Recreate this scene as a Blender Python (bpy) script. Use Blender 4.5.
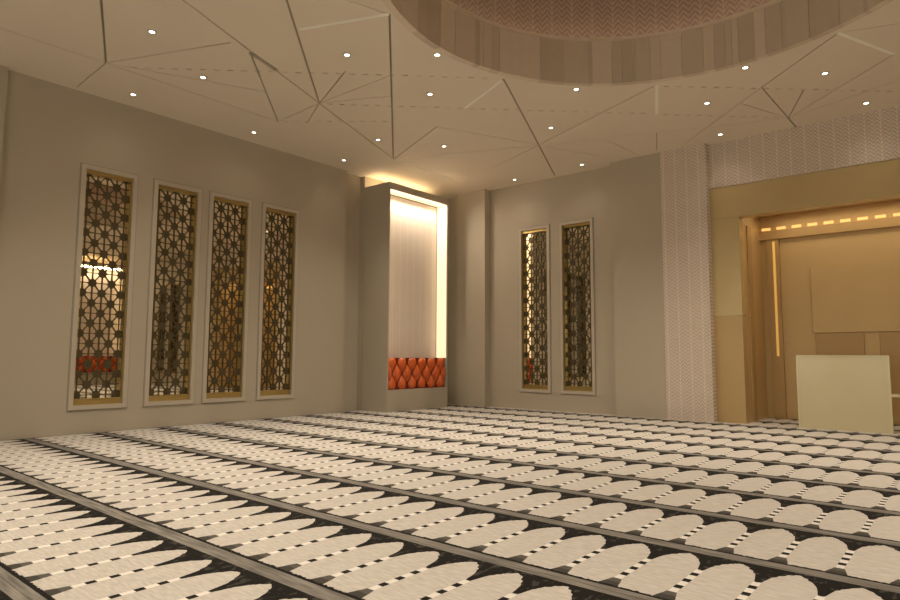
import bpy, bmesh, math, random
from mathutils import Vector, Matrix
from mathutils.geometry import delaunay_2d_cdt
random.seed(7)
SC = bpy.context.scene
COL = SC.collection
for _o in list(bpy.data.objects):
    bpy.data.objects.remove(_o)

# ------------------------------------------------------------------ camera
FPX, PITCH, YAW, ROLL, EYE = 626.12, 0.0901, 0.6975, 0.0044, 1.6
fw = Vector((-math.sin(YAW)*math.cos(PITCH), math.cos(YAW)*math.cos(PITCH), math.sin(PITCH)))
r0 = Vector((math.cos(YAW), math.sin(YAW), 0)); u0 = r0.cross(fw)
rt = r0*math.cos(ROLL) + u0*math.sin(ROLL); up = -r0*math.sin(ROLL) + u0*math.cos(ROLL)
cam = bpy.data.cameras.new('camera'); cam.sensor_width = 36.0; cam.lens = FPX*36.0/900.0
cam.clip_start = 0.05; cam.clip_end = 200
camo = bpy.data.objects.new('camera', cam); COL.objects.link(camo)
camo.matrix_world = Matrix(((rt.x, up.x, -fw.x, 0), (rt.y, up.y, -fw.y, 0), (rt.z, up.z, -fw.z, EYE), (0, 0, 0, 1)))
SC.camera = camo

# ------------------------------------------------------------------ world, exposure
w = bpy.data.worlds.new('world'); SC.world = w; w.use_nodes = True
w.node_tree.nodes['Background'].inputs[0].default_value = (1.0, 0.92, 0.79, 1)
w.node_tree.nodes['Background'].inputs[1].default_value = 0.85
SC.view_settings.view_transform = 'Standard'
SC.view_settings.look = 'None'
SC.view_settings.gamma = 1.0
SC.view_settings.use_curve_mapping = False
SC.view_settings.exposure = 0.88
WARM = (1.0, 0.87, 0.68)
SPOT_W = 215.0

# ------------------------------------------------------------------ dimensions
XL, YB, HC = -14.08, 16.5, 7.1            # left wall, qibla wall, ceiling
XC = -1.99                                # symmetry axis of the hall
XR = 2*XC - XL
YR = -7.0                                 # rear wall
DOME, DR = (-3.09, 8.14), 3.96

# ------------------------------------------------------------------ materials
def mat(name, col, rough=0.5, metal=0.0, emit=None, estr=0.0, coat=0.0, noise=0.0, nscale=6.0, bump=0.0, bscale=60.0):
    m = bpy.data.materials.new(name); m.use_nodes = True
    nt = m.node_tree; b = nt.nodes['Principled BSDF']
    b.inputs['Base Color'].default_value = (*col, 1)
    b.inputs['Roughness'].default_value = rough
    b.inputs['Metallic'].default_value = metal
    b.inputs['Coat Weight'].default_value = coat
    if emit:
        b.inputs['Emission Color'].default_value = (*emit, 1); b.inputs['Emission Strength'].default_value = estr
    if noise > 0 or bump > 0:
        tc = nt.nodes.new('ShaderNodeTexCoord')
    if noise > 0:
        n = nt.nodes.new('ShaderNodeTexNoise'); n.inputs['Scale'].default_value = nscale; n.inputs['Detail'].default_value = 4
        nt.links.new(tc.outputs['Object'], n.inputs['Vector'])
        mx = nt.nodes.new('ShaderNodeMix'); mx.data_type = 'RGBA'
        mx.inputs['A'].default_value = (*[c*(1-noise) for c in col], 1); mx.inputs['B'].default_value = (*[min(1, c*(1+noise)) for c in col], 1)
        nt.links.new(n.outputs['Fac'], mx.inputs['Factor']); nt.links.new(mx.outputs['Result'], b.inputs['Base Color'])
    if bump > 0:
        n2 = nt.nodes.new('ShaderNodeTexNoise'); n2.inputs['Scale'].default_value = bscale; n2.inputs['Detail'].default_value = 3
        nt.links.new(tc.outputs['Object'], n2.inputs['Vector'])
        bp = nt.nodes.new('ShaderNodeBump'); bp.inputs['Strength'].default_value = bump; bp.inputs['Distance'].default_value = 0.01
        nt.links.new(n2.outputs['Fac'], bp.inputs['Height']); nt.links.new(bp.outputs['Normal'], b.inputs['Normal'])
    return m

class NG:
    """tiny helper for math node chains"""
    def __init__(s, nt): s.nt = nt
    def _set(s, sock, v):
        if isinstance(v, (int, float)): sock.default_value = v
        else: s.nt.links.new(v, sock)
    def m(s, op, a, b=0.0, c=0.0):
        n = s.nt.nodes.new('ShaderNodeMath'); n.operation = op
        s._set(n.inputs[0], a); s._set(n.inputs[1], b); s._set(n.inputs[2], c)
        return n.outputs[0]
    def inside(s, x, lo, hi):
        return s.m('MULTIPLY', s.m('GREATER_THAN', x, lo), s.m('LESS_THAN', x, hi))
    def mix(s, f, a, b):
        n = s.nt.nodes.new('ShaderNodeMix'); n.data_type = 'RGBA'
        s._set(n.inputs['Factor'], f)
        for sock, v in ((n.inputs['A'], a), (n.inputs['B'], b)):
            if isinstance(v, tuple): sock.default_value = (*v, 1)
            else: s.nt.links.new(v, sock)
        return n.outputs['Result']

def carpet_material():
    m = bpy.data.materials.new('prayer_carpet'); m.use_nodes = True
    nt = m.node_tree; b = nt.nodes['Principled BSDF']; g = NG(nt)
    geo = nt.nodes.new('ShaderNodeNewGeometry'); sp = nt.nodes.new('ShaderNodeSeparateXYZ')
    nt.links.new(geo.outputs['Position'], sp.inputs[0])
    X, Y = sp.outputs[0], sp.outputs[1]
    W, P, X0, Y0 = 0.3995, 1.3179, -3.2883, 1.8922
    # wobble of the woven outline
    nz = nt.nodes.new('ShaderNodeTexNoise'); nz.inputs['Scale'].default_value = 26; nz.inputs['Detail'].default_value = 2
    nt.links.new(geo.outputs['Position'], nz.inputs['Vector'])
    wob = g.m('MULTIPLY', g.m('SUBTRACT', nz.outputs['Fac'], 0.5), 0.05)
    u = g.m('SUBTRACT', g.m('FRACT', g.m('ADD', g.m('DIVIDE', g.m('SUBTRACT', X, X0), W), 0.5)), 0.5)
    au = g.m('ABSOLUTE', u)
    v = g.m('SUBTRACT', g.m('MULTIPLY', g.m('FRACT', g.m('DIVIDE', g.m('ADD', g.m('SUBTRACT', Y, Y0), 0.445), P)), P), 0.445)
    vw = g.m('ADD', v, wob)
    CREAM, CREAM2 = (0.55, 0.51, 0.47), (0.45, 0.415, 0.38)
    BLACK, BLK2 = (0.011, 0.0095, 0.0085), (0.05, 0.045, 0.039)
    GREY, GREY2 = (0.25, 0.228, 0.203), (0.125, 0.114, 0.10)
    def streak(scale, sx, sy):
        mp = nt.nodes.new('ShaderNodeMapping'); mp.inputs['Scale'].default_value = (sx, sy, 1)
        nt.links.new(geo.outputs['Position'], mp.inputs['Vector'])
        n = nt.nodes.new('ShaderNodeTexNoise'); n.inputs['Scale'].default_value = scale; n.inputs['Detail'].default_value = 3
        nt.links.new(mp.outputs[0], n.inputs['Vector'])
        r = nt.nodes.new('ShaderNodeMapRange'); r.inputs[1].default_value = 0.35; r.inputs[2].default_value = 0.65
        nt.links.new(n.outputs['Fac'], r.inputs[0]); return r.outputs[0]
    cream = g.mix(streak(9, 1.0, 5.0), CREAM, CREAM2)
    black = g.mix(g.m('MULTIPLY', g.m('GREATER_THAN', streak(9, 2.0, 1.0), 0.80), 1.0), BLACK, BLK2)
    grey = g.mix(streak(5, 0.5, 5.0), GREY, GREY2)
    col = cream
    # spandrels: half width of the dark spike as a function of v (the woven arch)
    fc = nt.nodes.new('ShaderNodeFloatCurve'); cv = fc.mapping.curves[0]
    pts = [(0.45, 0.0), (0.455, 0.055), (0.55, 0.10), (0.62, 0.14), (0.66, 0.20), (0.69, 0.22), (0.73, 0.315), (0.755, 0.33), (0.785, 0.43), (0.80, 0.46), (0.82, 0.6)]
    cv.points[0].location = (0, 0); cv.points[1].location = (1, 0.6)
    for p in pts: cv.points.new(*p)
    for p in cv.points: p.handle_type = 'VECTOR'
    fc.mapping.update()
    nt.links.new(vw, fc.inputs['Value'])
    spike = g.m('LESS_THAN', au, fc.outputs[0])
    spike = g.m('MULTIPLY', spike, g.m('GREATER_THAN', v, 0.44))
    col = g.mix(spike, col, black)
    # lower stubs
    stubw = g.m('SUBTRACT', 0.005, g.m('MULTIPLY', vw, 0.66))
    stub = g.m('MULTIPLY', g.m('LESS_THAN', au, stubw), g.inside(v, -0.30, -0.125))
    col = g.mix(stub, col, g.mix(g.m('GREATER_THAN', v, -0.20), (0.055, 0.05, 0.043), (0.095, 0.086, 0.075)))
    # dotted seam: white and black squares
    seam = g.m('LESS_THAN', au, 0.068)
    inwhite = g.m('MULTIPLY', seam, g.inside(v, -0.120, 0.445))
    col = g.mix(inwhite, col, (0.70, 0.665, 0.62))
    ph = g.m('SUBTRACT', g.m('FRACT', g.m('ADD', g.m('DIVIDE', v, 0.1635), 0.5)), 0.5)
    dot = g.m('MULTIPLY', g.m('MULTIPLY', g.m('LESS_THAN', au, 0.070), g.m('LESS_THAN', g.m('ABSOLUTE', ph), 0.215)), g.inside(v, -0.06, 0.38))
    col = g.mix(dot, col, BLACK)
    # border stripe
    col = g.mix(g.m('GREATER_THAN', vw, 0.815), col, black)
    col = g.mix(g.m('LESS_THAN', vw, -0.275), col, BLACK)
    col = g.mix(g.m('ADD', g.m('LESS_THAN', v, -0.312), g.m('GREATER_THAN', v, 0.862)), col, grey)
    nt.links.new(col, b.inputs['Base Color'])
    b.inputs['Roughness'].default_value = 0.92
    b.inputs['Specular IOR Level'].default_value = 0.15
    n2 = nt.nodes.new('ShaderNodeTexNoise'); n2.inputs['Scale'].default_value = 180
    nt.links.new(geo.outputs['Position'], n2.inputs['Vector'])
    bp = nt.nodes.new('ShaderNodeBump'); bp.inputs['Strength'].default_value = 0.35; bp.inputs['Distance'].default_value = 0.006
    nt.links.new(n2.outputs['Fac'], bp.inputs['Height']); nt.links.new(bp.outputs['Normal'], b.inputs['Normal'])
    return m

def chevron_material(name, a, bcol, cw=0.20, ch=0.11, axis='X', radius=None):
    """small chevron relief in columns, colour and bump"""
    m = bpy.data.materials.new(name); m.use_nodes = True
    nt = m.node_tree; b = nt.nodes['Principled BSDF']; g = NG(nt)
    geo = nt.nodes.new('ShaderNodeNewGeometry'); sp = nt.nodes.new('ShaderNodeSeparateXYZ')
    nt.links.new(geo.outputs['Position'], sp.inputs[0])
    if axis == 'A':
        s = g.m('MULTIPLY', g.m('ARCTAN2', g.m('SUBTRACT', sp.outputs[1], DOME[1]), g.m('SUBTRACT', sp.outputs[0], DOME[0])), radius)
    else:
        s = sp.outputs[0 if axis == 'X' else 1]
    z = sp.outputs[2]
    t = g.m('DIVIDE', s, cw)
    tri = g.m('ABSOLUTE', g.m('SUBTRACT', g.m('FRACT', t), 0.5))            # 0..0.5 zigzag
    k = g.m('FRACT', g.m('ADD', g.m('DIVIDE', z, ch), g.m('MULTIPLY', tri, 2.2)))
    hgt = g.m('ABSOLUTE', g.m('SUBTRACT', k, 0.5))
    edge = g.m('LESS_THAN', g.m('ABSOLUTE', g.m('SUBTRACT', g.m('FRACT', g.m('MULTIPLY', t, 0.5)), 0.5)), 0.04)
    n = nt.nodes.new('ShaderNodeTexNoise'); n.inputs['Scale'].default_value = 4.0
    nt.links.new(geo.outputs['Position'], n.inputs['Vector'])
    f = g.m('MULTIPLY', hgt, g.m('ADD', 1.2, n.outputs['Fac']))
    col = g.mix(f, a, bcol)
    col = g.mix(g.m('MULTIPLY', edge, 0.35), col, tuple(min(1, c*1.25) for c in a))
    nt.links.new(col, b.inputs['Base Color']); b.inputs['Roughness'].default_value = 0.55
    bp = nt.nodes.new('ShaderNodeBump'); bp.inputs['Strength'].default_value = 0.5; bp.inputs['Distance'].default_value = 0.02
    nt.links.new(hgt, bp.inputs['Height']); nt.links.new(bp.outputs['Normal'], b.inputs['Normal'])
    return m

M = {}
M['wall'] = mat('wall_paint', (0.475, 0.415, 0.325), 0.75, noise=0.03, nscale=1.2)
M['ceil'] = mat('ceiling_paint', (0.80, 0.705, 0.58), 0.7, noise=0.03, nscale=0.8)
M['joint'] = mat('ceiling_joint', (0.38, 0.325, 0.25), 0.8, noise=0.15)
M['pale'] = mat('pale_strip_paint', (0.95, 0.92, 0.82), 0.5, noise=0.05)
M['frame'] = mat('frame_paint', (0.52, 0.455, 0.365), 0.55, noise=0.02)
M['shadepaint'] = mat('painted_shadow_line', (0.36, 0.325, 0.275), 0.8, noise=0.1)  # darker paint for the shadow line around each casing
M['gold'] = mat('polished_gold', (0.46, 0.335, 0.12), 0.3, 0.8, noise=0.12, nscale=3)
M['lattice'] = mat('bronze_lattice', (0.10, 0.077, 0.038), 0.4, 0.5, noise=0.2, nscale=5)
M['mirror'] = mat('bronze_mirror', (0.80, 0.72, 0.56), 0.02, 1.0, noise=0.02)
M['portal'] = mat('portal_gold', (0.60, 0.465, 0.235), 0.25, 0.2, noise=0.05, nscale=1.5)
M['portalrefl'] = mat('portal_gold_reflection', (0.54, 0.38, 0.175), 0.3, 0.2, noise=0.05, nscale=1.5)  # deeper tint standing in for a reflection on the lower pillars
M['alcove'] = mat('alcove_gold', (0.64, 0.46, 0.225), 0.4, 0.35, noise=0.06, nscale=1.5)
M['alcove2'] = mat('alcove_gold_deep', (0.52, 0.35, 0.16), 0.4, 0.35, noise=0.06, nscale=1.5)
M['slot'] = mat('slot_lamp', (0.9, 0.6, 0.25), 0.4, emit=(1.0, 0.50, 0.14), estr=0.5, noise=0.02)
M['led'] = mat('cove_led', (1, 0.85, 0.6), 0.5, emit=(1.0, 0.76, 0.44), estr=13.0, noise=0.02)
M['diff'] = mat('niche_diffuser', (0.8, 0.7, 0.55), 0.5, emit=(1.0, 0.76, 0.46), estr=0.52, noise=0.02)
M['ledside'] = mat('niche_side_led', (1, 0.85, 0.6), 0.5, emit=(1.0, 0.80, 0.54), estr=2.5, noise=0.02)
M['domefill'] = mat('dome_fill_glow', (1, 0.85, 0.6), 0.5, emit=(1.0, 0.78, 0.50), estr=2.5, noise=0.02)
M['ledgold'] = mat('amber_led', (0.8, 0.5, 0.15), 0.4, emit=(1.0, 0.55, 0.12), estr=0.2, noise=0.02)
M['lens'] = mat('downlight_lens', (1, 0.95, 0.85), 0.4, emit=(1.0, 0.93, 0.80), estr=4.0, noise=0.02)
M['ring'] = mat('downlight_ring', (0.55, 0.50, 0.43), 0.35, 0.3, noise=0.05)
M['leather'] = mat('orange_leather', (0.70, 0.115, 0.008), 0.26, coat=0.5, noise=0.18, nscale=9, bump=0.15, bscale=120)
M['leathershade'] = mat('orange_leather_shade', (0.16, 0.016, 0.004), 0.45, noise=0.2, nscale=9)  # leather darkened to paint the shade between the tufts
M['screen'] = mat('pale_glass_screen', (0.68, 0.60, 0.385), 0.15, 0.0, coat=0.3, noise=0.04, nscale=2)
M['screenedge'] = mat('pale_glass_edge', (0.72, 0.66, 0.42), 0.2, coat=0.5, noise=0.03)
for i, c in enumerate([(0.64, 0.535, 0.41), (0.69, 0.58, 0.45), (0.58, 0.48, 0.365), (0.73, 0.615, 0.48), (0.61, 0.505, 0.385)]):  # varied tints painting reflected streaks round the drum
    M['drum%d' % i] = mat('drum_streak_%d' % i, c, 0.45, 0.0, noise=0.06)
M['carpet'] = carpet_material()
def glass_material():
    m = bpy.data.materials.new('window_glass'); m.use_nodes = True; nt = m.node_tree; nt.nodes.clear()
    o = nt.nodes.new('ShaderNodeOutputMaterial'); mx = nt.nodes.new('ShaderNodeMixShader'); t = nt.nodes.new('ShaderNodeBsdfTransparent'); gl = nt.nodes.new('ShaderNodeBsdfGlossy')
    t.inputs['Color'].default_value = (0.95, 0.96, 0.95, 1); gl.inputs['Roughness'].default_value = 0.02; mx.inputs[0].default_value = 0.08
    nt.links.new(t.outputs[0], mx.inputs[1]); nt.links.new(gl.outputs[0], mx.inputs[2]); nt.links.new(mx.outputs[0], o.inputs[0]); return m
M['glass'] = glass_material()
M['floor'] = mat('screed', (0.3, 0.28, 0.25), 0.9, noise=0.1)
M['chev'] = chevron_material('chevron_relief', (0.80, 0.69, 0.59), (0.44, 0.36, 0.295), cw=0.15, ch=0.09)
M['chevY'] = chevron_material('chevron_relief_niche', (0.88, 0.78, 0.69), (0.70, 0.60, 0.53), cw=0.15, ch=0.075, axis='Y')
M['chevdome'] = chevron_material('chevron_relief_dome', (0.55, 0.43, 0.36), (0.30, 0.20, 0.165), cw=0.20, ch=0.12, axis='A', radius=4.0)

# ------------------------------------------------------------------ mesh helpers
def box(bm, x0, x1, y0, y1, z0, z1):
    x0, x1 = min(x0, x1), max(x0, x1); y0, y1 = min(y0, y1), max(y0, y1); z0, z1 = min(z0, z1), max(z0, z1)
    v = [bm.verts.new(p) for p in ((x0,y0,z0),(x1,y0,z0),(x1,y1,z0),(x0,y1,z0),(x0,y0,z1),(x1,y0,z1),(x1,y1,z1),(x0,y1,z1))]
    for f in ((0,3,2,1),(4,5,6,7),(0,1,5,4),(1,2,6,5),(2,3,7,6),(3,0,4,7)):
        bm.faces.new([v[i] for i in f])
def prism_y(bm, pts, y0, y1):
    """polygon in the x,z plane (counter-clockwise seen from -y) extruded along y"""
    a = [bm.verts.new((p[0], y0, p[1])) for p in pts]; b = [bm.verts.new((p[0], y1, p[1])) for p in pts]
    bm.faces.new(a); bm.faces.new(b[::-1])
    n = len(pts)
    for i in range(n):
        j = (i+1) % n
        bm.faces.new((a[j], a[i], b[i], b[j]))
def mesh(name, bm, bevel=0.0):
    if bevel > 0:
        bmesh.ops.bevel(bm, geom=list(bm.edges), offset=bevel, segments=1, affect='EDGES')
    bmesh.ops.recalc_face_normals(bm, faces=list(bm.faces))
    me = bpy.data.meshes.new(name); bm.to_mesh(me); bm.free(); return me
def obj(name, me, m=None, parent=None, loc=None, rotz=None):
    o = bpy.data.objects.new(name, me); COL.objects.link(o)
    if m is not None and not me.materials: me.materials.append(M[m])
    if parent is not None: o.parent = parent
    if loc is not None: o.location = loc
    if rotz is not None: o.rotation_euler = (0, 0, rotz)
    return o
def bobj(name, m, parent, *boxes, bevel=0.0):
    bm = bmesh.new()
    for b in boxes: box(bm, *b)
    return obj(name, mesh(name, bm, bevel), m, parent)
def thing(name, label, cat, loc=(0,0,0), rotz=0.0, group=None):
    o = bpy.data.objects.new(name, None); COL.objects.link(o)
    o.empty_display_size = 0.2
    o.location = loc; o.rotation_euler = (0, 0, rotz); o['label'] = label; o['category'] = cat
    if group: o['group'] = group
    return o
def struct(o, label=None):
    o['kind'] = 'structure'
    if label: o['label'] = label; 
    return o
def mxx(x, side):              # side +1 = as measured (left half), -1 = mirrored half of the hall
    return x if side > 0 else 2*XC - x

# ------------------------------------------------------------------ floor and carpet
fl = struct(bobj('floor', 'floor', None, (XL-0.5, XR+0.5, YR-0.3, 19.0, -0.3, -0.015)), 'bare screed floor under the prayer carpet')
fl['category'] = 'floor'
carpet = thing('prayer_carpet', 'cream and black woven prayer carpet laid in rows of arched places', 'carpet', (XC, 8, -0.014))
P, Y0 = 1.3179, 1.8922
for k in range(-7, 13):
    ya = Y0 + k*P - 0.38; yb = ya + P - 0.003
    ya, yb = max(ya, YR), min(yb, 18.55)
    if yb <= ya: continue
    bm = bmesh.new()
    if yb <= YB - 0.05: box(bm, XL+0.022, XR-0.022, ya, yb, -0.014, 0.0)
    else:
        if ya < YB: box(bm, XL+0.022, XR-0.022, ya, YB, -0.014, 0.0)
        box(bm, -4.40, 2*XC+4.40, max(ya, YB), yb, -0.014, 0.0)
    o = obj('carpet_strip', mesh('carpet_strip', bm), 'carpet')
    o.parent = carpet; o.matrix_parent_inverse = Matrix.Translation((-XC, -8, 0.014))

def fill_windows(RW):  # unseen windows behind the camera, added to let in fill daylight
    for k, (a, b) in enumerate(RW):
        bm = bmesh.new()
        for q in ((a, a+0.06, 0.4, 6.3), (b-0.06, b, 0.4, 6.3), (a, b, 0.4, 0.46), (a, b, 6.24, 6.3), ((a+b)/2-0.025, (a+b)/2+0.025, 0.46, 6.24), (a, b, 3.3, 3.35)):
            box(bm, q[0], q[1], YR-0.2, YR-0.12, q[2], q[3])
        wo = struct(obj('window_%d' % (k+1), mesh('window', bm), 'frame'))
        for (c0, c1) in ((a+0.06, (a+b)/2-0.025), ((a+b)/2+0.025, b-0.06)):
            for (z0, z1) in ((0.46, 3.3), (3.35, 6.24)):
                bobj('pane', 'glass', wo, (c0, c1, YR-0.165, YR-0.155, z0, z1))
# ------------------------------------------------------------------ walls with openings
def wall_cells(a0, a1, z0, z1, holes):
    """solid rectangles left after cutting holes (s0,s1,z0,z1) sorted in s"""
    out = []; cur = a0
    for (s0, s1, q0, q1) in sorted(holes):
        out.append((cur, s0, z0, z1)); out.append((s0, s1, z0, q0)); out.append((s0, s1, q1, z1)); cur = s1
    out.append((cur, a1, z0, z1)); return out
WZ0, WZ1 = 0.575, 5.485
LW = [(4.92, 5.88), (6.43, 7.39), (7.785, 8.745), (9.25, 10.21)]
BZ0, BZ1 = 0.615, 5.57
BW = [(-10.88, -9.945), (-9.415, -8.475)]
REC = 0.15
bm = bmesh.new()
for c in wall_cells(3.5, 12.0, 0, HC, [(a, b, WZ0, WZ1) for a, b in LW]):
    box(bm, XL-REC, XL, *c)
box(bm, XL-0.3, XL-REC, 3.5, 12.0, 0, HC)
box(bm, XL-0.3, XL-0.2, 12.0, 12.72, 0, HC)
box(bm, XL-0.3, XL, 12.72, 17.0, 0, HC)
box(bm, XL-0.3, XL, YR-0.3, 3.5, 0, HC)
wl = struct(obj('wall_left', mesh('wall_left', bm), 'wall')); wl['label'] = 'beige wall with four tall lattice mirrors'
struct(bobj('trim_1', 'wall', None, (XL, XL+0.10, YR, 3.42, 0, HC)), 'beige wall thickening before the first lattice mirror')
bm = bmesh.new()
box(bm, XR, XR+0.3, YR-0.3, 17.0, 0, HC)
wr = struct(obj('wall_right', mesh('wall_right', bm), 'wall')); wr['label'] = 'plain beige side wall facing the lattice mirrors'
bm = bmesh.new()
RW = [(XL+1.6+k*3.72, XL+1.6+k*3.72+2.5) for k in range(6)]
for (s0, s1, q0, q1) in wall_cells(XL-0.3, XR+0.3, 0, HC, [(a, b, 0.4, 6.3) for a, b in RW]):
    box(bm, s0, s1, YR-0.3, YR, q0, q1)
wq = struct(obj('wall_rear', mesh('wall_rear', bm), 'wall')); wq['label'] = 'beige rear wall with six tall windows added for fill light'
fill_windows(RW)
for side in (1, -1):
    X = lambda x: mxx(x, side)
    bm = bmesh.new()
    if side > 0: a0, a1, hs = XL-0.3, -5.11, BW
    else: a0, a1, hs = mxx(-5.11, -1), XR+0.3, [(mxx(b, -1), mxx(a, -1)) for a, b in BW]
    for (s0, s1, q0, q1) in wall_cells(a0, a1, 0, HC, [(a, b, BZ0, BZ1) for a, b in hs]):
        box(bm, s0, s1, YB, YB+REC, q0, q1)
    box(bm, a0, a1, YB+REC, YB+0.3, 0, HC)
    nm = 'wall_back_left' if side > 0 else 'wall_back_right'
    wb = struct(obj(nm, mesh(nm, bm), 'wall'))
    wb['label'] = 'beige end wall between bench niche and gold portal' if side > 0 else 'beige end wall beyond the gold portal'
    bobj('pilaster', 'wall', wb, (X(-13.30), X(-12.12), YB-0.28, YB, 0, HC))
    bobj('pilaster', 'wall', wb, (X(-7.64), X(-6.235), YB-0.30, YB, 0, HC))
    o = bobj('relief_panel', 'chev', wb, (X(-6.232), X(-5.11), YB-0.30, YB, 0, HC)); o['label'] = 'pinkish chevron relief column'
    struct(bobj('trim_%d' % (2 if side > 0 else 3), 'chev', None, (X(-5.108), X(-5.055), YB-0.30, YB-0.024, 0, HC)), 'narrow edge of the chevron relief column beside the portal')
struct(bobj('trim_4', 'chev', None, (-5.10, mxx(-5.10, -1), YB-0.05, YB+0.3, 5.948, HC)), 'pinkish chevron relief header above the gold portal')

# ------------------------------------------------------------------ ceiling panels
F_INV = FPX
def ceil_pt(px, py):
    d = fw*FPX + rt*(px-450) + up*(300-py)
    t = (HC-EYE)/d.z
    return (d.x*t, d.y*t)
# (class, pixel polyline) of the joints, read off the photograph and projected on the ceiling height
JO = [
 ('d', (98,-40), (106,63.3)), ('f', (-60,8), (106,63)), ('f', (106,63), (77,87)), ('m', (106,63), (230,42.7)),
 ('m', (130,-40), (319.5,103.3)), ('f', (106,63), (267,92)), ('f', (106,63), (278,121.5)),
 ('d', (250,52), (260,77)), ('m', (260,77), (278,121.7)), ('w', (251,53), (277,70.7)),
 ('d', (274,-40), (319.3,103.3)), ('f', (278,122), (319.3,103.3)),
 ('p', (300,29.3), (388,14.2)), ('f', (240,-36), (388,14)), ('d', (389.5,14), (393.3,159.5)),
 ('m', (319.3,103.5), (345,71.7)), ('f', (319.3,103.3), (391.5,75)), ('f', (319.3,103.3), (392,96)),
 ('m', (319.3,103.3), (347,124)), ('m', (347,124), (393,158.5)), ('f', (319.3,103.3), (307,123)),
 ('m', (393.3,159.5), (437,126.5)), ('p', (465,108), (501.5,80.5)), ('d', (503.5,79), (539,145.2)), ('d', (539,145.2), (555,176)),
 ('f', (393.3,159.5), (538.5,145.2)), ('f', (538.5,145.2), (463,182.5)), ('f', (393.3,159.5), (463,182.5)), ('m', (538.5,145), (653.3,86.5)),
 ('f', (538.5,145.2), (788.3,118.3)), ('f', (545,146.5), (600,155.7)), ('f', (437,127), (538,144.5)),
 ('p', (656.7,85.5), (656.7,114)), ('m', (761.7,87.3), (788.3,118.3)), ('d', (788.3,118.3), (798,129)),
 ('m', (761.7,87.3), (838.3,33)), ('p', (838.3,32.7), (893.3,54)), ('m', (788.3,118.3), (803.3,90.5)),
 ('m', (788.3,118.3), (893,55)), ('f', (761.7,87.3), (680,147)), ('f', (656.7,133), (656.7,151)), ('f', (606.7,140), (641,156)),
 ('f', (840,32.7), (930,19)), ('f', (788.3,118.3), (930,70)), ('f', (740,103), (787,118)),
]
DASH = [((127,67.5), (500,78.5)), ((324,104), (655,114)), ((660,86.2), (930,92.2)), ((280,121.7), (392,121.7)), ((660,114.5), (786,117.5))]
WID = {'d': 0.038, 'm': 0.028, 'f': 0.018, 'w': 0.11, 'p': 0.065}
segs = []
for (c, a, b) in JO:
    A, B = ceil_pt(*a), ceil_pt(*b); segs.append((c, A, B))
for (a, b) in DASH:
    A, B = Vector(ceil_pt(*a)), Vector(ceil_pt(*b)); L = (B-A).length; n = int(L/0.26); d = (B-A)/L
    for i in range(n):
        q = A + d*(0.13+i*0.26); segs.append(('s', tuple(q - d*0.055), tuple(q + d*0.055)))
WID['s'] = 0.032
# the pattern goes on, mirrored, over the other half of the hall
for (c, A, B) in list(segs):
    if c != 's' and max(A[0], B[0]) < -7.2:
        segs.append((c, (2*DOME[0]-A[0], A[1]), (2*DOME[0]-B[0], B[1])))
x0c, x1c, y0c, y1c = XL-0.3, XR+0.3, YR-0.3, YB+0.3
cv, cf = [], []
def addpoly(pts):
    i0 = len(cv); cv.extend(Vector((p[0], p[1])) for p in pts); cf.append(list(range(i0, i0+len(pts))))
addpoly([(x0c, y0c), (x1c, y0c), (x1c, y1c), (x0c, y1c)])
NC = 160
addpoly([(DOME[0]+DR*math.cos(2*math.pi*i/NC), DOME[1]+DR*math.sin(2*math.pi*i/NC)) for i in range(NC)])
pale_quads = []
for (c, A, B) in segs:
    A, B = Vector(A), Vector(B); d = (B-A).normalized(); n = Vector((-d.y, d.x)); h = WID[c]/2
    e = 0.0 if c in 's' else 0.01
    q = [A-d*e-n*h, B+d*e-n*h, B+d*e+n*h, A-d*e+n*h]
    if any(not (x0c+.01 < p.x < x1c-.01 and y0c+.01 < p.y < y1c-.01) for p in q): 
        for p in q: p.x = min(max(p.x, x0c+.02), x1c-.02); p.y = min(max(p.y, y0c+.02), y1c-.02)
    addpoly(q)
    if c == 'p': pale_quads.append(q)
ov, oe, of, _, _, off = delaunay_2d_cdt(cv, [], cf, 0, 1e-5, True)
panel = [i for i, o in enumerate(off) if (0 in o) and len(o) == 1]
groove = [i for i, o in enumerate(off) if (0 in o) and (1 not in o) and len(o) > 1]
pset = set(panel)
par = {i: i for i in panel}
def find(i):
    while par[i] != i: par[i] = par[par[i]]; i = par[i]
    return i
edge_f = {}
for i in panel + groove:
    f = of[i]
    for k in range(len(f)):
        e = tuple(sorted((f[k], f[(k+1) % len(f)]))); edge_f.setdefault(e, []).append(i)
for e, fs in edge_f.items():
    fs = [i for i in fs if i in pset]
    if len(fs) == 2: par[find(fs[0])] = find(fs[1])
comp = {}
for i in panel: comp.setdefault(find(i), []).append(i)
GD = 0.035
# the ceiling proper: joint floors and slab above
bm = bmesh.new(); vm = {}
def vv(bm, vm, i, z):
    k = (i, z)
    if k not in vm: vm[k] = bm.verts.new((ov[i].x, ov[i].y, z))
    return vm[k]
for i in panel + groove:
    bm.faces.new([vv(bm, vm, j, HC+GD) for j in reversed(of[i])])
for i in panel + groove:
    bm.faces.new([vv(bm, vm, j, HC+GD+0.2) for j in of[i]])
for e, fs in edge_f.items():
    if len(fs) == 1: bm.faces.new((vv(bm, vm, e[0], HC+GD), vv(bm, vm, e[1], HC+GD), vv(bm, vm, e[1], HC+GD+0.2), vv(bm, vm, e[0], HC+GD+0.2)))
ceiling = struct(obj('ceiling', mesh('ceiling', bm), 'joint')); ceiling['label'] = 'cream ceiling of angular panels with a round opening'
def area(i):
    a, b, c = [ov[j] for j in of[i][:3]]
    return abs((b-a).cross(c-a))/2 if hasattr((b-a), 'cross') else 0
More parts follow.
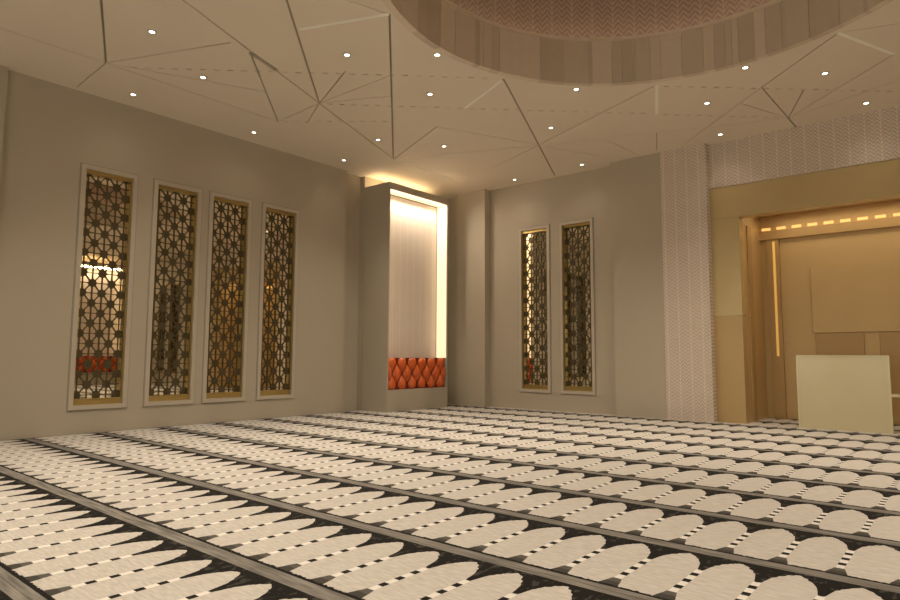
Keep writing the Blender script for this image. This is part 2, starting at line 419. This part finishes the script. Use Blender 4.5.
for root, tris in comp.items():
    A = 0
    for i in tris:
        a, b, c = [ov[j] for j in of[i][:3]]; A += abs((b.x-a.x)*(c.y-a.y)-(b.y-a.y)*(c.x-a.x))/2
    bm = bmesh.new(); vm = {}; ec = {}
    for i in tris:
        bm.faces.new([vv(bm, vm, j, HC) for j in reversed(of[i])])
        f = of[i]
        for k in range(3):
            e = tuple(sorted((f[k], f[(k+1) % 3]))); ec[e] = ec.get(e, 0)+1
    for e, c in ec.items():
        if c == 1: bm.faces.new((vv(bm, vm, e[0], HC), vv(bm, vm, e[1], HC), vv(bm, vm, e[1], HC+GD), vv(bm, vm, e[0], HC+GD)))
    obj('ceiling_panel', mesh('ceiling_panel', bm), 'ceil', ceiling)
for q in pale_quads:  # pale strips filling these joints, slightly below the panels
    bm = bmesh.new()
    a = [bm.verts.new((p.x, p.y, HC-0.006)) for p in q]; b = [bm.verts.new((p.x, p.y, HC+GD)) for p in q]
    bm.faces.new(a); bm.faces.new(b[::-1])
    for i in range(4): bm.faces.new((a[i], a[(i+1) % 4], b[(i+1) % 4], b[i]))
    obj('pale_strip', mesh('pale_strip', bm), 'pale', ceiling)

# round drum in the ceiling: reflection-tinted strips, a rim, a chevron drum and a shallow dome
def arc_slab(r0, r1, a0, a1, z0, z1, n):
    bm = bmesh.new(); rows = []
    for i in range(n+1):
        a = a0 + (a1-a0)*i/n; c, s = math.cos(a), math.sin(a)
        rows.append([bm.verts.new((DOME[0]+r*c, DOME[1]+r*s, z)) for r, z in ((r0, z0), (r1, z0), (r1, z1), (r0, z1))])
    for i in range(n):
        p, q = rows[i], rows[i+1]
        for k in range(4): bm.faces.new((p[k], q[k], q[(k+1) % 4], p[(k+1) % 4]))
    if abs(a1-a0) < 6.28:
        bm.faces.new(rows[0]); bm.faces.new(rows[-1][::-1])
    else: bmesh.ops.remove_doubles(bm, verts=list(bm.verts), dist=1e-5)
    return bm
a = 0.0
while a < 2*math.pi - 1e-6:
    da = min(random.choice((0.018, 0.03, 0.05, 0.07, 0.10, 0.13)), 2*math.pi - a)
    if 2*math.pi - a - da < 0.02: da = 2*math.pi - a
    k = random.randrange(5); r_in = DR - 0.025 - random.choice((0.0, 0.004, 0.010))
    obj('drum_streak', mesh('drum_streak', arc_slab(r_in, DR+0.1, a+0.0006, a+da-0.0006, HC-0.012, 7.97, max(1, int(da/0.03)))), 'drum%d' % k, ceiling)
    a += da
obj('drum_shell', mesh('drum_shell', arc_slab(DR+0.101, DR+0.16, 0, 2*math.pi, HC+GD+0.2, 7.97, 120)), 'joint', ceiling)
obj('drum_rim', mesh('drum_rim', arc_slab(DR-0.05, DR+0.45, 0, 2*math.pi, 7.97, 8.04, 120)), 'drum3', ceiling)
obj('drum_relief', mesh('drum_relief', arc_slab(DR+0.30, DR+0.4, 0, 2*math.pi, 8.04, 10.6, 120)), 'chevdome', ceiling)['label'] = 'reddish chevron relief lining of the dome'
bm = bmesh.new(); rings = []
for j in range(7):
    t = j/6*math.pi/2; r = (DR+0.4)*math.cos(t); z = 10.6+1.6*math.sin(t)
    rings.append([bm.verts.new((DOME[0]+r*math.cos(2*math.pi*i/64), DOME[1]+r*math.sin(2*math.pi*i/64), z)) for i in range(64)] if j < 6 else [bm.verts.new((DOME[0], DOME[1], z))])
for j in range(6):
    for i in range(64):
        k = (i+1) % 64
        if j < 5: bm.faces.new((rings[j][i], rings[j][k], rings[j+1][k], rings[j+1][i]))
        else: bm.faces.new((rings[j][i], rings[j][k], rings[6][0]))
obj('dome_shell', mesh('dome_shell', bm), 'ceil', ceiling)

obj('drum_led', mesh('drum_led', arc_slab(DR+0.05, DR+0.10, 0, 2*math.pi, 8.041, 8.051, 120)), 'domefill', ceiling)  # hidden glowing ring added to brighten the dome and ceiling
# ------------------------------------------------------------------ lattice mirrors
def lattice_mesh(wd, ht):
    bm = bmesh.new()
    px, pz = wd/2.5, 0.425
    y0, y1 = -0.118, -0.098
    x_lo, x_hi, z_lo, z_hi = -wd/2+0.028, wd/2-0.028, 0.125, ht-0.075
    def clipb(xa, xb, za, zb, ya=y0, yb=y1):
        xa, xb, za, zb = max(xa, x_lo), min(xb, x_hi), max(za, z_lo), min(zb, z_hi)
        if xb-xa > 0.004 and zb-za > 0.004: box(bm, xa, xb, ya, yb, za, zb)
    def star(cx, cz, R, r):
        pts = []
        for i in range(16):
            a = 2*math.pi*i/16; q = R if i % 2 == 0 else r
            pts.append((min(max(cx+q*math.cos(a), x_lo), x_hi), min(max(cz+q*math.sin(a)*1.1, z_lo), z_hi)))
        if max(p[0] for p in pts)-min(p[0] for p in pts) < 0.02 or max(p[1] for p in pts)-min(p[1] for p in pts) < 0.02: return
        ars = sum(pts[i][0]*pts[(i+1) % 16][1]-pts[(i+1) % 16][0]*pts[i][1] for i in range(16))
        if abs(ars) < 1e-4: return
        prism_y(bm, pts, y0-0.004, y1+0.006)
    def bar(ax, az, bx, bz, wdt=0.016):
        # clip by parameter
        t0, t1 = 0.0, 1.0
        for a, b, lo, hi in ((ax, bx, x_lo, x_hi), (az, bz, z_lo, z_hi)):
            d = b-a
            if abs(d) < 1e-9:
                if a < lo or a > hi: return
                continue
            u, v = (lo-a)/d, (hi-a)/d
            if u > v: u, v = v, u
            t0, t1 = max(t0, u), min(t1, v)
        if t1-t0 < 0.03: return
        p, q = Vector((ax+(bx-ax)*t0, az+(bz-az)*t0)), Vector((ax+(bx-ax)*t1, az+(bz-az)*t1))
        d = (q-p).normalized(); n = Vector((-d.y, d.x))*wdt/2
        prism_y(bm, [p-n, q-n, q+n, p+n], y0, y1)
    nz = int(ht/pz)+2
    for j in range(-1, 2*nz):
        for i in range(-2, 4):
            cx = (i + (0.5 if j % 2 else 0.0))*px; cz = j*pz/2 + 0.2
            if not (-wd/2-0.15 < cx < wd/2+0.15 and -0.2 < cz < ht+0.2): continue
            star(cx, cz, 0.098, 0.068)
            bar(cx+0.09, cz, cx+px-0.09, cz, 0.015); bar(cx, cz+0.09, cx, cz+pz-0.09, 0.015)
            for sx, sz in ((1, 1), (-1, 1)):
                bar(cx+sx*0.06, cz+sz*0.06, cx+sx*(px/2-0.06), cz+sz*(pz/2-0.06))
    return mesh('lattice', bm)
def mirror_meshes(wd, ht):
    d = {}
    bm = bmesh.new()                                   # painted casing standing slightly proud, with a strip coloured as its shadow line
    h, cw = wd/2, 0.09
    for b in ((-h-cw, -h, -cw, ht+cw), (h, h+cw, -cw, ht+cw), (-h, h, ht, ht+cw), (-h, h, -cw, 0)):
        box(bm, b[0], b[1], 0.0, 0.03, b[2], b[3])
    d['casing'] = mesh('casing', bm)
    bm = bmesh.new(); o = h+cw
    for b in ((-o-0.022, -o, -cw-0.022, ht+cw+0.022), (o, o+0.022, -cw-0.022, ht+cw+0.022), (-o, o, ht+cw, ht+cw+0.022), (-o, o, -cw-0.022, -cw)):
        box(bm, b[0], b[1], 0.0, 0.012, b[2], b[3])
    d['shadow_strip'] = mesh('shadow_strip', bm)
    bm = bmesh.new()
    for b in ((-h, -h+0.03, 0, ht), (h-0.03, h, 0, ht), (-h+0.03, h-0.03, ht-0.08, ht), (-h+0.03, h-0.03, 0, 0.13)):
        box(bm, b[0], b[1], -0.125, -0.03, b[2], b[3])
    d['gold_frame'] = mesh('gold_frame', bm)
    bm = bmesh.new(); box(bm, -h+0.002, h-0.002, -0.145, -0.125, 0.002, ht-0.002); d['mirror'] = mesh('mirror', bm)
    d['lattice'] = lattice_mesh(wd, ht)
    for k, m in (('casing', 'frame'), ('shadow_strip', 'shadepaint'), ('gold_frame', 'gold'), ('mirror', 'mirror'), ('lattice', 'lattice')):
        d[k].materials.append(M[m])
    return d
DL = mirror_meshes(0.96, WZ1-WZ0); DB = mirror_meshes(0.937, BZ1-BZ0)
def lattice_mirror(D, loc, rotz, label, group):
    t = thing('lattice_mirror', label, 'mirror', loc, rotz, group)
    for k in ('casing', 'shadow_strip', 'gold_frame', 'mirror', 'lattice'):
        o = obj(k, D[k], None, t)
        if k == 'lattice': o['kind'] = 'stuff'; o['label'] = 'bronze star lattice over the mirror'
    return t
lab = ['tall lattice mirror, farthest of its row of four from the glowing bench niche', 'tall lattice mirror, third of its row of four from the glowing bench niche',
       'tall lattice mirror, second of its row of four from the glowing bench niche', 'tall lattice mirror, nearest of its row of four to the glowing bench niche']
for (a0, a1), l in zip(LW, lab):
    lattice_mirror(DL, (XL, (a0+a1)/2, WZ0), -math.pi/2, l, 'lattice mirrors on the side wall')
lab = ['tall lattice mirror on the end wall, the one reflecting the red bench', 'tall lattice mirror on the end wall, beside the pilaster toward the gold portal']
for (a0, a1), l in zip(BW, lab):
    lattice_mirror(DB, ((a0+a1)/2, YB, BZ0), math.pi, l, 'lattice mirrors on the end wall')
for (a0, a1) in BW:
    lattice_mirror(DB, (mxx((a0+a1)/2, -1), YB, BZ0), math.pi, 'tall lattice mirror on the end wall beyond the gold portal, seen in reflection', 'lattice mirrors beyond the portal')

# ------------------------------------------------------------------ bench niches with tufted upholstery
NY0, NY1, NXF, NZ = 12.76, 15.36, -13.0, 6.74
def area_light(name, loc, sx, sy, power, rot, parent=None, color=WARM):
    l = bpy.data.lights.new(name, 'AREA'); l.shape = 'RECTANGLE'; l.size = sx; l.size_y = sy; l.energy = power; l.color = color
    o = bpy.data.objects.new(name, l); COL.objects.link(o); o.rotation_euler = rot; o.location = loc
    if parent is not None:
        o.parent = parent; o.matrix_parent_inverse = parent.matrix_basis.inverted()
    return o
def tuft_mesh(cx, cz, hw, hh, zlo, zhi, ylo, yhi, side):
    bm = bmesh.new(); N = 6; rows = []
    def pt(a, b):           # a,b in [-1,1] rhombus coordinates
        y = (a-b)/2*hw*2/1.0*0.5*2/2 + 0; z = (a+b)/2*hh
        y = (a-b)/2*hw
        e = max(abs(a), abs(b))
        h = 0.12*math.sqrt(max(0, (1-a*a)*(1-b*b)))**0.9
        yy = min(max(cx+y, ylo), yhi); zz = min(max(cz+z, zlo), zhi)
        if abs(yy-cx-y) > 1e-6 or abs(zz-cz-z) > 1e-6: h = 0.0
        return yy, zz, h
    for i in range(N+1):
        r = []
        for j in range(N+1):
            y, z, h = pt(-1+2*i/N, -1+2*j/N); r.append(bm.verts.new((h, y, z)))
        rows.append(r)
    for i in range(N):
        for j in range(N):
            bm.faces.new((rows[i][j], rows[i+1][j], rows[i+1][j+1], rows[i][j+1]))
    bmesh.ops.remove_doubles(bm, verts=list(bm.verts), dist=1e-4)
    bmesh.ops.dissolve_degenerate(bm, dist=1e-5, edges=list(bm.edges))
    me = mesh('tuft', bm)
    for p in me.polygons: p.use_smooth = True
    return me
for side in (1, -1):
    X = lambda x: mxx(x, side)
    where = 'beside the lattice mirror wall' if side > 0 else 'across the hall, seen in reflection'
    t = thing('bench_niche', 'tall beige wall niche with warm edge lighting ' + where, 'niche', (X(XL), (NY0+NY1)/2, 0))
    t.matrix_basis = Matrix.Translation((X(XL), (NY0+NY1)/2, 0))
    def nb(name, m, *boxes, bevel=0.0):
        o = bobj(name, m, None, *boxes, bevel=bevel); o.parent = t; o.matrix_parent_inverse = t.matrix_basis.inverted(); return o
    xb = XL + 0.022
    nb('side_panel', 'wall', (X(xb), X(NXF), NY0-0.05, NY0, 0, NZ))
    nb('side_panel', 'wall', (X(xb), X(NXF), NY1, NY1+0.05, 0, NZ))
    nb('header', 'wall', (X(xb), X(NXF), NY0, NY1, 6.54, NZ))
    nb('back_board', 'frame', (X(xb), X(-13.52), NY0, NY1, 0.63, 6.54))
    nb('plinth', 'wall', (X(xb), X(NXF), NY0, NY1, 0, 0.63))
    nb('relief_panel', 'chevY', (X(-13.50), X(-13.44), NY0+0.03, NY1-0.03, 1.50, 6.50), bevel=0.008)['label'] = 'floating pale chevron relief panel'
    for b in ((NY0, NY0+0.012, 1.56, 6.52), (NY1-0.012, NY1, 1.56, 6.52), (NY0+0.02, NY1-0.02, 6.528, 6.54)):
        nb('light_diffuser', 'diff', (X(-13.43), X(-13.03), *b))
    nb('led_strip', 'led', (X(-13.80), X(-13.74), NY0+0.03, NY1-0.1, NZ, NZ+0.02))
    nb('led_strip', 'ledside', (X(-13.60), X(-13.55), NY1+0.05, NY1+0.06, 0.4, 6.70))
    lw = area_light('niche_fill', (X(-13.16), (NY0+NY1)/2, 6.50), 0.10, 2.4, 30, (0, math.radians(-22)*side, 0), t)  # unseen lamp added to brighten the relief panel
    # upholstery
    c = thing('tufted_cushion', 'orange-red tufted leather upholstery in the niche ' + where, 'cushion', (X(-13.25), (NY0+NY1)/2, 0.63))
    c.matrix_basis = Matrix.Translation((X(-13.25), (NY0+NY1)/2, 0.63))
    o = bobj('backing', 'leathershade', None, (X(-13.50), X(-13.09), NY0+0.005, NY1-0.005, 0.632, 1.555)); o.parent = c; o.matrix_parent_inverse = c.matrix_basis.inverted()
    pw = (NY1-NY0)/6; ph = 0.925/3
    for r in range(3):
        for k in range(6 if r != 1 else 7):
            cy = NY0 + pw*(k + (0.5 if r != 1 else 0.0)); cz = 0.632 + ph*(r+0.5)
            hw = pw/2*0.95
            if r == 1 and k in (0, 6): cy += pw*0.24*(1 if k == 0 else -1); hw = pw*0.23
            me = tuft_mesh(cy, cz, hw, ph*0.95, 0.634, 1.553, NY0+0.01, NY1-0.01, side)
            if side < 0: me.transform(Matrix.Scale(-1, 4, (1, 0, 0))); me.flip_normals()
            o = obj('tuft', me, 'leather'); o.location = (X(-13.10), 0, 0)
            o.parent = c; o.matrix_parent_inverse = c.matrix_basis.inverted()

# ------------------------------------------------------------------ golden portal and alcove
AXL, AXR, AYB = -4.38, mxx(-4.38, -1), 18.55
pt = thing('gold_portal', 'polished gold portal frame around the prayer alcove', 'portal', (XC, YB, 0))
pt.matrix_basis = Matrix.Translation((XC, YB, 0))
def sub(part, name, m, *boxes, bevel=0.0):      # piece of a part; parts sit at the world origin
    o = bobj(name, m, None, *boxes, bevel=bevel); o.parent = part; return o
def pb(t, name, m, *boxes, bevel=0.0):
    o = bobj(name, m, None, *boxes, bevel=bevel); o.parent = t; o.matrix_parent_inverse = t.matrix_basis.inverted(); return o
pb(pt, 'beam', 'portal', (-5.10, mxx(-5.10, -1), YB-0.02, YB+0.3, 5.13, 5.945))
for side in (1, -1):
    X = lambda x: mxx(x, side)
    pb(pt, 'pillar_panel', 'portal', (X(-5.10), X(AXL), YB-0.02, YB+0.3, 2.65, 5.125))
    pb(pt, 'pillar_panel', 'portalrefl', (X(-5.10), X(AXL), YB-0.02, YB+0.3, 0, 2.643))  # lower half coloured deeper, as if mirroring the room
al = thing('prayer_alcove', 'amber gold panelled alcove inside the portal frame', 'alcove', (XC, 17.5, 0))
al.matrix_basis = Matrix.Translation((XC, 17.5, 0))
bp_ = pb(al, 'back_panel', 'alcove', (AXL-0.1, AXR+0.1, AYB, AYB+0.15, 0, 5.6))
pb(al, 'side_panel', 'alcove', (AXL-0.15, AXL, YB+0.3, AYB, 0, 5.6))
pb(al, 'side_panel', 'alcove', (AXR, AXR+0.15, YB+0.3, AYB, 0, 5.6))
pb(al, 'soffit', 'alcove2', (AXL-0.15, AXR+0.15, YB+0.3, AYB+0.15, 5.45, 5.6))
for side in (1, -1):
    X = lambda x: mxx(x, side)
    upr = pb(al, 'upright', 'alcove2', (X(-4.22), X(-3.92), AYB-0.10, AYB, 0, 4.80))
    sub(upr, 'led_line', 'ledgold', (X(-4.075), X(-4.015), AYB-0.115, AYB-0.10, 1.65, 4.74))
    pb(al, 'reveal_strip', 'alcove2', (X(AXL), X(AXL+0.03), 17.1, 17.45, 0, 5.0))
cor = pb(al, 'cornice', 'alcove2', (AXL, AXR, AYB-0.16, AYB, 4.80, 5.02))
sub(bp_, 'raised_panel', 'alcove', (-3.22, mxx(-3.22, -1), AYB-0.05, AYB, 2.25, 3.95), bevel=0.01)
for (a0, a1) in ((-3.17, -2.11), (-1.79, -0.75), (-0.45, 0.40)):
    sub(bp_, 'low_panel', 'alcove2', (a0, a1, AYB-0.04, AYB, 0.02, 2.24), bevel=0.008)
n = 13
for k in range(n):
    cx = AXL+0.18+k*(AXR-AXL-0.36)/(n-1)
    sub(cor, 'slot_light', 'slot', (cx-0.11, cx+0.11, AYB-0.175, AYB-0.16, 5.04, 5.11))
area_light('alcove_fill', (XC, 17.55, 5.40), 4.2, 0.8, 17, (0, 0, 0), al, (1.0, 0.80, 0.52))  # unseen fill lamp added to lift the gold panels

# pale glass screen standing before the alcove
sc = thing('glass_screen', 'low pale yellow-green glass screen standing before the gold alcove', 'screen', (-2.35, 16.5, 0))
sc.matrix_basis = Matrix.Translation((-2.35, 16.5, 0))
pb(sc, 'pane', 'screen', (-3.20, -1.475, 16.44, 16.52, 0.0, 1.645))
pb(sc, 'edge_strip', 'screenedge', (-3.235, -3.20, 16.43, 16.53, 0.0, 1.665))
pb(sc, 'edge_strip', 'screenedge', (-1.475, -1.44, 16.43, 16.53, 0.0, 1.665))
pb(sc, 'edge_strip', 'screenedge', (-3.20, -1.475, 16.43, 16.53, 1.645, 1.665))
pb(sc, 'foot_bracket', 'screenedge', (-1.44, -1.30, 16.46, 16.50, 0.78, 0.84))

# ------------------------------------------------------------------ downlights
def lathe(prof, n=20):
    bm = bmesh.new(); rows = []
    for (r, z) in prof:
        rows.append([bm.verts.new((r*math.cos(2*math.pi*i/n), r*math.sin(2*math.pi*i/n), z)) for i in range(n)])
    for p, q in zip(rows[:-1], rows[1:]):
        for i in range(n): bm.faces.new((p[i], p[(i+1) % n], q[(i+1) % n], q[i]))
    return bm
ring_me = mesh('trim_ring', lathe([(0.045, 0.0), (0.048, -0.012), (0.066, -0.014), (0.078, -0.006), (0.080, 0.0), (0.045, 0.0)])); ring_me.materials.append(M['ring'])
bm = lathe([(0.001, -0.010), (0.045, -0.009), (0.0455, 0.0)]); lens_me = mesh('lens', bm); lens_me.materials.append(M['lens'])
spot = bpy.data.lights.new('downlight_spot', 'SPOT'); spot.energy = SPOT_W; spot.color = WARM; spot.spot_size = math.radians(115); spot.spot_blend = 1.0; spot.shadow_soft_size = 0.12
wash = spot.copy(); wash.name = 'wall_downlight_spot'; wash.energy = SPOT_W*0.04
mid = spot.copy(); mid.name = 'end_wall_downlight_spot'; mid.energy = SPOT_W*0.05
D1 = [(-13.38, 5.5), (-13.38, 8.4), (-13.36, 11.26), (-13.38, 2.6), (-13.38, -0.3), (-13.38, -3.2)]
D2 = [(-10.72, 15.9), (-8.37, 15.85), (-4.55, 15.8), (-1.53, 15.8)]
D3 = [(-7.26, 8.27), (-6.02, 11.2), (-3.07, 12.37), (-6.02, 5.2), (-3.07, 3.9)]
D4 = [(-10.48, 4.56), (-11.46, 6.02), (-8.54, 7.22), (-8.51, 9.47), (-7.55, 12.76), (-11.39, 10.71), (-10.41, 12.15), (-4.18, 13.63), (-1.95, 13.6),
      (-10.4, 1.6), (-7.5, 3.2), (-7.5, 0.0), (-4.3, 1.4), (-10.4, -1.6), (-4.3, -1.8), (-7.5, -3.4), (-10.4, -5.0), (-4.3, -5.0), (-1.2, 0.2), (-1.2, -3.4)]
def refl(L): return [(2*DOME[0]-x, y) for x, y in L if 2*DOME[0]-x > 0.2]
D1r = [(XR-0.7, y) for x, y in D1]
LABS = [(D1, 'small round downlight in the ceiling row along the lattice mirror wall', 'downlights along the mirror wall'),
        (D2 + [(x, y) for x, y in refl(D2)], 'small round downlight in the ceiling row along the end wall with the gold portal', 'downlights along the portal wall'),
        (D3 + refl(D3), 'small round downlight close to the rim of the round dome opening', 'downlights around the dome'),
        (D4 + refl(D4), 'small round downlight among the angular joints of the open ceiling', 'downlights in the open ceiling'),
        (D1r, 'small round downlight in the ceiling row along the plain side wall', 'downlights along the plain side wall')]
for L, label, group in LABS:
    for (x, y) in L:
        t = thing('downlight', label, 'light', (x, y, HC), 0, group)
        obj('trim_ring', ring_me, None, t); obj('lens', lens_me, None, t)
        s = bpy.data.objects.new('downlight_spot', wash if 'side wall' in label or 'mirror wall' in label else (mid if 'end wall' in label else spot)); COL.objects.link(s); s.parent = t; s.location = (0, 0, -0.03)
